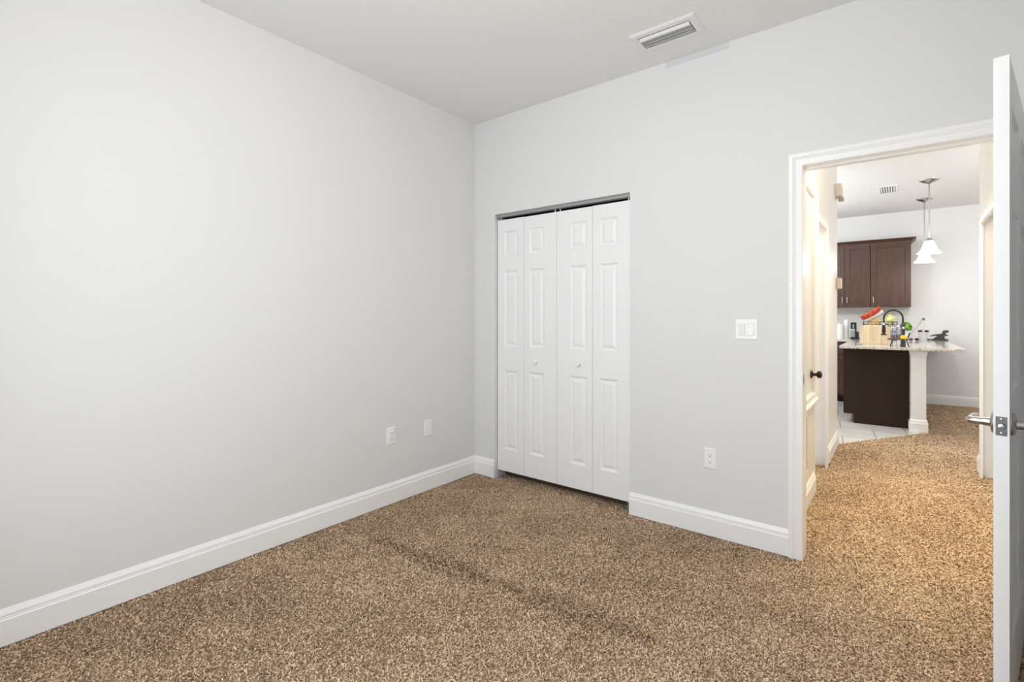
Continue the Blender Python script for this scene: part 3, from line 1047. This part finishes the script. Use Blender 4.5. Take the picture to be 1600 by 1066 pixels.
# pendants
for px_, py_, zb, lab, en in ((2.993, 4.43, 2.000, 'nearer white bell pendant lamp on a long nickel rod', 11),
                              (2.984, 5.59, 1.998, 'farther white bell pendant lamp, seen lower behind the other', 3.5)):
    t = thing('pendant_lamp', lab, 'pendant lamp', (px_, py_, H), 0, 'bell pendant lamps over the peninsula')
    k = B()
    lathe(k, [(0.0, 0.0), (0.088, 0.0), (0.086, -0.008), (0.070, -0.018), (0.030, -0.034), (0.012, -0.046), (0.0, -0.047)], (0, 0, 0), 'Z', 28)
    obj('canopy', k, 'nickel', t, smooth=True)
    zs = zb - H
    k = B()
    lathe(k, [(0.0065, -0.04), (0.0065, zs + 0.16)], (0, 0, 0), 'Z', 12)
    obj('rod', k, 'nickel', t, smooth=True)
    k = B()
    lathe(k, [(0.008, zs + 0.175), (0.026, zs + 0.165), (0.034, zs + 0.150), (0.036, zs + 0.132), (0.0, zs + 0.131)], (0, 0, 0), 'Z', 20)
    obj('socket_cap', k, 'nickel', t, smooth=True)
    k = B()
    outer = [(0.034, 0.142), (0.046, 0.128), (0.056, 0.100), (0.066, 0.066), (0.082, 0.034), (0.104, 0.010), (0.116, 0.0)]
    prof = outer + [(r_ - 0.004, z_ - 0.001) for r_, z_ in outer[::-1]]
    rings = [[(r_ * math.cos(2 * math.pi * q / 32), r_ * math.sin(2 * math.pi * q / 32), zs + z_) for q in range(32)] for r_, z_ in prof]
    ringloft(k, rings, cap=False)
    obj('lamp_shade', k, 'shade', t, smooth=True)
    k = B()
    lathe(k, [(0.010, zs + 0.131), (0.012, zs + 0.10), (0.026, zs + 0.075), (0.030, zs + 0.055), (0.022, zs + 0.034), (0.0, zs + 0.026)], (0, 0, 0), 'Z', 16)
    obj('bulb', k, 'shade', t, smooth=True)
    light('pendant_light', 'POINT', (px_, py_, zb + 0.002), en, (1.0, 0.965, 0.92), 0.04)

# ------------------------------------------------------------------ things on the counters
def rounded_plate(x0_, x1_, z0_, z1_, y0_, y1_, rtop, rbot=0.004, n=8):
    pts = []
    for (cx_, cz_, r_, a0) in ((x1_ - rbot, z0_ + rbot, rbot, -90), (x1_ - rtop, z1_ - rtop, rtop, 0),
                               (x0_ + rtop, z1_ - rtop, rtop, 90), (x0_ + rbot, z0_ + rbot, rbot, 180)):
        for q in range(n + 1):
            a = R(a0 + 90 * q / n)
            pts.append((cx_ + r_ * math.cos(a), cz_ + r_ * math.sin(a)))
    return ringloft(B(), [[(x, y, z) for x, z in pts] for y in (y0_, y1_)])


o = obj('cutting_board', rounded_plate(-0.151, 0.151, 0, 0.236, -0.02, 0.02, 0.060), 'board', bevel=0.004, loc=(2.4865, 4.58, CT))
tag(o, 'pale wooden board with rounded top corners standing upright behind the faucet spout', 'cutting board')

# wooden riser with black legs
t = thing('counter_riser', 'small dark wooden riser shelf on black splayed legs', 'riser', (2.725, 4.16, CT))
obj('shelf_top', bx(-0.107, 0.107, -0.055, 0.055, 0.076, 0.092), 'walnut', t, bevel=0.003)
for sx in (-1, 1):
    for sy in (-1, 1):
        k = B()
        tube(k, [(sx * 0.083, sy * 0.042, 0.003), (sx * 0.060, sy * 0.040, 0.076)], 0.0055, 8)
        obj('leg', k, 'black', t, smooth=True)


def bottle(label, x, y, w_, h_):
    z = CT + 0.092
    t_ = thing('soap_bottle', label, 'soap bottle', (x, y, z), 0, 'clear soap bottles on the riser')
    k_ = B()
    lathe(k_, [(0.0, 0.0), (w_, 0.002), (w_, h_ * 0.62), (w_ * 0.9, h_ * 0.74), (w_ * 0.45, h_ * 0.84), (w_ * 0.4, h_ * 0.88), (0, h_ * 0.88)], (0, 0, 0), 'Z', 20)
    obj('body', k_, 'bottle', t_, smooth=True)
    k_ = B()
    lathe(k_, [(0.0, 0.001), (w_ * 0.93, 0.003), (w_ * 0.93, h_ * 0.28), (0, h_ * 0.281)], (0, 0, 0), 'Z', 20)
    lq = obj('soap_liquid', k_, 'purple', t_, smooth=True)
    lq['label'] = 'dark purple liquid soap'
    k_ = B()
    lathe(k_, [(0.0, h_ * 0.87), (w_ * 0.5, h_ * 0.87), (w_ * 0.5, h_ * 0.95), (w_ * 0.2, h_ * 0.96), (w_ * 0.2, h_), (0, h_)], (0, 0, 0), 'Z', 16)
    tube(k_, [(0, 0, h_ * 0.985), (-w_ * 0.9, 0, h_ * 0.97)], 0.004, 6)
    obj('pump', k_, 'white', t_, smooth=True)


bottle('clear bottle of purple soap on the riser, the one nearer the board', 2.664, 4.165, 0.021, 0.135)
bottle('wider clear bottle of purple soap in the middle of the riser', 2.712, 4.165, 0.024, 0.150)

# dark cup with brush and yellow scrubber
t = thing('utensil_cup', 'small dark ribbed cup on the counter before the riser', 'cup', (2.757, 4.055, CT))
k = B()
lathe(k, [(0.0, 0.0), (0.021, 0.0), (0.024, 0.07), (0.0225, 0.07), (0.020, 0.004), (0.0, 0.004)], (0, 0, 0), 'Z', 18)
obj('body', k, 'charcoal', t, smooth=True)
t = thing('dish_brush', 'dish brush with yellow scrubber head and dark handle in the cup', 'brush', (2.757, 4.055, CT + 0.005))
k = B()
bmesh.ops.create_icosphere(k, subdivisions=3, radius=0.030, matrix=Matrix.Translation((0.004, 0, 0.104)) @ Matrix.Diagonal((1, 0.85, 0.8, 1)))
for v in k.verts:
    dlt = v.co - Vector((0.004, 0, 0.104))
    v.co += dlt * (0.10 * math.sin(v.co.x * 700) * math.sin(v.co.z * 650 + v.co.y * 500))
yh = obj('scrubber_head', k, 'yellow', t, smooth=True)
yh['label'] = 'yellow tufted scrubber'
k = B()
tube(k, [(0.0, 0, 0.002), (0.002, 0, 0.08), (0.003, 0.0, 0.125), (0.006, 0.002, 0.165), (0.002, 0.002, 0.20)], [0.006, 0.007, 0.008, 0.009, 0.006], 10)
obj('handle', k, 'black', t, smooth=True)
k = B()
lathe(k, [(0, 0.195), (0.009, 0.197), (0.010, 0.212), (0.006, 0.220), (0, 0.221)], (0.002, 0.002, 0), 'Z', 12)
obj('handle_tip', k, 'white', t, smooth=True)

# faucet
t = thing('faucet', 'tall black arched pull-down kitchen faucet', 'faucet', (2.756, 4.43, CT))
k = B()
lathe(k, [(0.0, 0.0), (0.028, 0.0), (0.028, 0.012), (0.021, 0.018), (0.021, 0.255), (0.014, 0.262), (0, 0.262)], (0, 0, 0), 'Z', 18)
obj('body', k, 'black', t, smooth=True)
k = B()
pts = [(0, 0, 0.25)]
for q in range(0, 15):
    a = math.pi * q / 14
    pts.append((-0.09 + 0.09 * math.cos(a), 0, 0.318 + 0.099 * math.sin(a)))
pts.append((-0.18, 0, 0.262))
tube(k, pts, 0.0095, 10)
# coil rings along the spring
for i in range(1, len(pts) - 1):
    pass
obj('spout', k, 'black', t, smooth=True)
k = B()
lathe(k, [(0.0, 0.265), (0.012, 0.265), (0.013, 0.240), (0.0, 0.239)], (-0.18, 0, 0), 'Z', 14)
rg = obj('collar', k, 'chrome', t, smooth=True)
rg['label'] = 'bright metal collar'
k = B()
lathe(k, [(0.0, 0.24), (0.014, 0.24), (0.019, 0.20), (0.020, 0.155), (0.013, 0.140), (0.030, 0.128), (0.030, 0.118), (0.0, 0.118)], (-0.18, 0, 0), 'Z', 16)
obj('spray_head', k, 'black', t, smooth=True)
k = B()
tube(k, [(0.018, 0, 0.09), (0.05, 0, 0.10), (0.062, 0, 0.15)], [0.009, 0.008, 0.005], 8)
obj('lever', k, 'black', t, smooth=True)

# wire basket with bread, crisp bag
t = thing('wire_basket', 'black wire basket on the counter under the wall cabinet', 'basket', (2.50, 6.02, CT))
k = B()
W_, D_, HB = 0.19, 0.12, 0.265
for z in (0.004, 0.12, 0.22, HB):
    e = 0.0 if z < 0.2 else 0.012
    tube(k, [(-W_ - e, -D_ - e, z), (W_ + e, -D_ - e, z), (W_ + e, D_ + e, z), (-W_ - e, D_ + e, z), (-W_ - e, -D_ - e, z + 0.0005)], 0.0035, 6)
for i in range(9):
    x = -W_ + i * 2 * W_ / 8
    for y in (-D_, D_):
        tube(k, [(x, y, 0.0), (x, y * 1.08, HB)], 0.0025, 6)
for i in range(1, 5):
    y = -D_ + i * 2 * D_ / 5
    for x in (-W_, W_):
        tube(k, [(x, y, 0.0), (x * 1.05, y, HB)], 0.0025, 6)
obj('wire_frame', k, 'black', t)
k = B()
for i in range(8):
    y = -D_ + i * 2 * D_ / 7
    tube(k, [(-W_, y, 0.20), (W_, y, 0.20)], 0.0025, 6)
obj('wire_tray', k, 'black', t)


def lumpy(bm_, sx, sy, sz, mtx, amp=0.12, f=3.0, ph=0.0):
    bmesh.ops.create_icosphere(bm_, subdivisions=4, radius=1.0)
    for v in bm_.verts:
        c = v.co.copy()
        q = 1 + amp * (math.sin(c.x * f * 2 + ph) * math.sin(c.y * f + 1 + ph) + 0.6 * math.sin(c.z * f * 2.3 + c.x * 4 + ph))
        p = Vector([math.copysign(abs(u) ** 0.75, u) for u in c])
        v.co = mtx @ Vector((p.x * sx * q, p.y * sy * q, p.z * sz * q))
    return bm_


TB = CT + 0.205
k = lumpy(B(), 0.083, 0.075, 0.050, Matrix.Translation((2.440, 6.01, TB + 0.060)) @ Matrix.Rotation(R(-20), 4, 'Y'), 0.10, 3, 0.4)
tag(obj('bread_bag', k, 'bread', smooth=True), 'bag of golden bread lying in the wire basket', 'bread')
k = lumpy(B(), 0.070, 0.070, 0.072, Matrix.Translation((2.612, 6.01, TB + 0.090)), 0.08, 3, 2.0)
tag(obj('bread_bag', k, 'bun', smooth=True), 'pale green-yellow bag of buns seen inside the faucet arch', 'bread')
# pillow bag: two bulged sheets closed at crimped ends
t = thing('snack_bag', 'red and white snack bag tilted on the basket edge', 'snack bag', (2.405, 5.90, 1.305))
mt = Matrix.Rotation(R(-34), 4, 'Y') @ Matrix.Rotation(R(38), 4, 'X')


def pillow(y0_, y1_, side):
    k_ = B()
    nu, nv = 16, 10
    g = {}
    for i in range(nu + 1):
        for j in range(nv + 1):
            u, v = i / nu, y0_ + (y1_ - y0_) * j / nv
            bul = (math.sin(math.pi * u) ** 0.6) * (max(0.0, 1 - (2 * v - 1) ** 2) ** 0.5)
            crk = 1 + 0.10 * math.sin(u * 23) * math.sin(v * 15)
            for s_ in (-1, 1):
                g[i, j, s_] = k_.verts.new(mt @ Vector(((u - 0.5) * 0.27, s_ * 0.034 * bul * crk + s_ * 0.0006, (v - 0.5) * 0.13)))
    for i in range(nu):
        for j in range(nv):
            for s_ in (-1, 1):
                k_.faces.new((g[i, j, s_], g[i + 1, j, s_], g[i + 1, j + 1, s_], g[i, j + 1, s_]))
    for i in range(nu):
        for j in (0, nv):
            k_.faces.new((g[i, j, -1], g[i + 1, j, -1], g[i + 1, j, 1], g[i, j, 1]))
    for j in range(nv):
        for i in (0, nu):
            k_.faces.new((g[i, j, -1], g[i, j + 1, -1], g[i, j + 1, 1], g[i, j, 1]))
    return k_


w_ = obj('bag_lower', pillow(0.0, 0.42, 0), 'white', t, smooth=True)
w_['label'] = 'white lower part of the bag'
r_ = obj('bag_upper', pillow(0.42, 1.0, 0), 'red', t, smooth=True)
r_['label'] = 'red upper part of the bag'

# leafy green bunch
k = B()
for i in range(46):
    a = random.uniform(0, 2 * math.pi)
    el = random.uniform(-0.2, 1.3)
    rr_ = random.uniform(0.028, 0.058)
    c = Vector((rr_ * math.cos(a) * math.cos(el) * 0.8, rr_ * math.sin(a) * math.cos(el) * 0.7, 0.10 + rr_ * math.sin(el) * 1.2))
    nrm = (c - Vector((0, 0, 0.09))).normalized()
    t1_ = nrm.cross(Vector((0, 0, 1))).normalized()
    t2_ = nrm.cross(t1_).normalized()
    sz = random.uniform(0.018, 0.03)
    ring = []
    for q in range(8):
        b_ = 2 * math.pi * q / 8
        ring.append(k.verts.new(c + (t1_ * math.cos(b_) * 0.8 + t2_ * math.sin(b_)) * sz + nrm * (0.006 * math.cos(2 * b_) - 0.006)))
    ct_ = k.verts.new(c + nrm * 0.005)
    for q in range(8):
        k.faces.new((ct_, ring[q], ring[(q + 1) % 8]))
t = thing('leafy_greens', 'bright green leafy bunch in a small dark pot behind the faucet', 'greens', (2.795, 6.08, CT))
o = obj('leaves', k, 'green', t)
o.location = (0, 0, 0.045)
o.scale = (1.4, 1.3, 1.35)
k = B()
lathe(k, [(0.0, 0.0), (0.034, 0.0), (0.045, 0.115), (0.041, 0.115), (0.0, 0.10)], (0, 0, 0), 'Z', 18)
obj('pot', k, 'white', t, smooth=True)

# eyeglasses
def glasses(name, label, loc, rz, m_, r_=0.024, half=False):
    t_ = thing(name, label, 'glasses', loc, rz)
    for sx in (-1, 1):
        k_ = B()
        rings_ = []
        for y in (-0.003, 0.003):
            ring_ = []
            for q in range(20):
                a = 2 * math.pi * q / 20
                ring_.append((sx * 0.033 + r_ * 1.08 * math.cos(a), y, (0.001 + r_ * 1.25 * max(0.0, math.sin(a)) + 0.0002 * math.sin(a)) if half else r_ + 0.001 + r_ * 0.95 * math.sin(a)))
            rings_.append(ring_)
        ringloft(k_, rings_)
        obj('lens', k_, m_, t_)
        k_ = B()
        tube(k_, [(sx * 0.059, 0, r_ * 1.4), (sx * 0.060, 0.05, r_ * 1.1), (sx * 0.058, 0.11, 0.006)], 0.003, 6)
        obj('temple', k_, 'black', t_)
    k_ = B()
    tube(k_, [(-0.010, 0, r_ * 1.2), (0, -0.002, r_ * 1.45), (0.010, 0, r_ * 1.2)], 0.0035, 6)
    obj('bridge', k_, 'black', t_)
    return t_


glasses('eyeglasses', 'dark plum eyeglasses lying on the counter beside the pale pot', (2.878, 5.86, CT), 0.1, 'plum', 0.021)
t = thing('container', 'pale grey pot on the counter near the far wall', 'pot', (2.978, 5.95, CT))
k = B()
lathe(k, [(0.0, 0.0), (0.040, 0.0), (0.045, 0.01), (0.053, 0.118), (0.055, 0.122), (0.051, 0.123), (0.0, 0.121)], (0, 0, 0), 'Z', 26)
obj('body', k, 'pot', t, smooth=True)
glasses('sunglasses', 'black sunglasses lying on top of the pale grey pot', (2.984, 5.94, CT + 0.1225), 0, 'black', 0.0240, True)

# dark dinosaur-shaped ornament: outline with thickness
dn = [(0.000, 0.000), (0.182, 0.000), (0.182, 0.012), (0.148, 0.022), (0.138, 0.052), (0.150, 0.066), (0.176, 0.068), (0.178, 0.084),
      (0.158, 0.086), (0.152, 0.098), (0.158, 0.112), (0.182, 0.114), (0.185, 0.140), (0.172, 0.148), (0.130, 0.144), (0.118, 0.128),
      (0.118, 0.108), (0.098, 0.092), (0.060, 0.090), (0.020, 0.082), (-0.018, 0.062), (-0.010, 0.055), (0.028, 0.066), (0.062, 0.064),
      (0.040, 0.044), (0.020, 0.022), (0.002, 0.012)]
b = B()
rings = []
cx_ = sum(p[0] for p in dn) / len(dn)
cz_ = sum(p[1] for p in dn) / len(dn)
for y, s_ in ((-0.016, 0.93), (-0.008, 1.0), (0.008, 1.0), (0.016, 0.93)):
    rings.append([(cx_ + (x - cx_) * s_, y, max(0.0, cz_ + (z - cz_) * s_)) for x, z in dn])
ringloft(b, rings)
o = obj('dinosaur_figure', b, 'charcoal', loc=(3.083, 6.30, CT))
tag(o, 'small dark grey dinosaur figure on the counter near the far wall', 'figure')
# small cables
k = B()
pts = []
for q in range(30):
    a = q / 29 * 4.2 * math.pi
    pts.append((0.026 * math.cos(a) * (1 - q / 80), 0.02 * math.sin(a), 0.004 + 0.018 * abs(math.sin(a * 0.7))))
tube(k, pts, 0.0035, 6)
tag(obj('cable', k, 'black', smooth=True, loc=(3.052, 6.12, CT)), 'small coil of black cable between pot and dinosaur', 'cable')

# white rolls, black coffee grinder
for x, h_, r_, lab, y in ((1.992, 0.225, 0.052, 'shorter white paper roll on the far worktop beside the hall wall', 6.08),
                          (2.078, 0.285, 0.034, 'taller slim white roll on the far worktop', 6.16)):
    t = thing('paper_roll', lab, 'paper roll', (x, y, CT))
    k = B()
    lathe(k, [(0.016, 0.0), (r_, 0.0), (r_, h_), (0.016, h_)], (0, 0, 0), 'Z', 24)
    obj('roll', k, 'paper', t, smooth=True)
    k = B()
    lathe(k, [(0.0, 0.0), (0.0155, 0.0), (0.0155, h_ + 0.006), (0.0, h_ + 0.006)], (0, 0, 0), 'Z', 14)
    obj('core', k, 'white', t, smooth=True)
t = thing('coffee_maker', 'small black coffee maker on the far worktop left of the board', 'coffee maker', (2.188, 6.05, CT))
obj('base', bx(-0.050, 0.062, -0.04, 0.05, 0.0, 0.030), 'black', t, bevel=0.008)
b = B()
box(b, 0.006, 0.026, 0.0, 0.045, 0.030, 0.25)
box(b, -0.046, 0.026, -0.035, 0.045, 0.155, 0.252)
obj('tower', b, 'black', t, bevel=0.005)
obj('control_panel', bx(-0.016, -0.006, -0.036, -0.0345, 0.165, 0.225), 'pot', t)
k = B()
lathe(k, [(0.0, 0.032), (0.024, 0.032), (0.026, 0.10), (0.022, 0.13), (0.020, 0.13), (0.0, 0.125)], (-0.020, 0.0, 0), 'Z', 18)
obj('jug', k, 'bottle', t, smooth=True)
o = obj('canister', rounded_plate(-0.017, 0.017, 0, 0.115, -0.017, 0.017, 0.006), 'black', bevel=0.003, loc=(2.232, 5.97, CT))
tag(o, 'narrow black canister beside the coffee maker', 'canister')
o = obj('sponge', bx(-0.03, 0.03, -0.02, 0.02, 0, 0.016), 'greyp', bevel=0.004, loc=(2.345, 4.32, CT))
tag(o, 'small grey sponge left of the wooden board', 'sponge')

# outlet on the far wall with plug and cord
t = plate('wall_outlet', 'white outlet on the far kitchen wall with a plug in it', 'outlet', 0.072, 0.118, (3.012, KY, 1.195), 0)
duplex(t)
t = thing('power_cord', 'white cord and dark plug running down the far wall to the counter', 'cord', (2.998, KY, 1.238))
obj('plug', bx(-0.013, 0.013, -0.032, -0.0095, -0.013, 0.013), 'charcoal', t, bevel=0.003)
k = B()
tube(k, [(0, -0.030, 0), (-0.02, -0.032, -0.025), (-0.07, -0.03, -0.11), (-0.135, -0.03, -0.205), (-0.19, -0.035, -0.275), (-0.215, -0.05, -0.30)], 0.0032, 6)
cd = obj('cord', k, 'greyp', t, smooth=True)
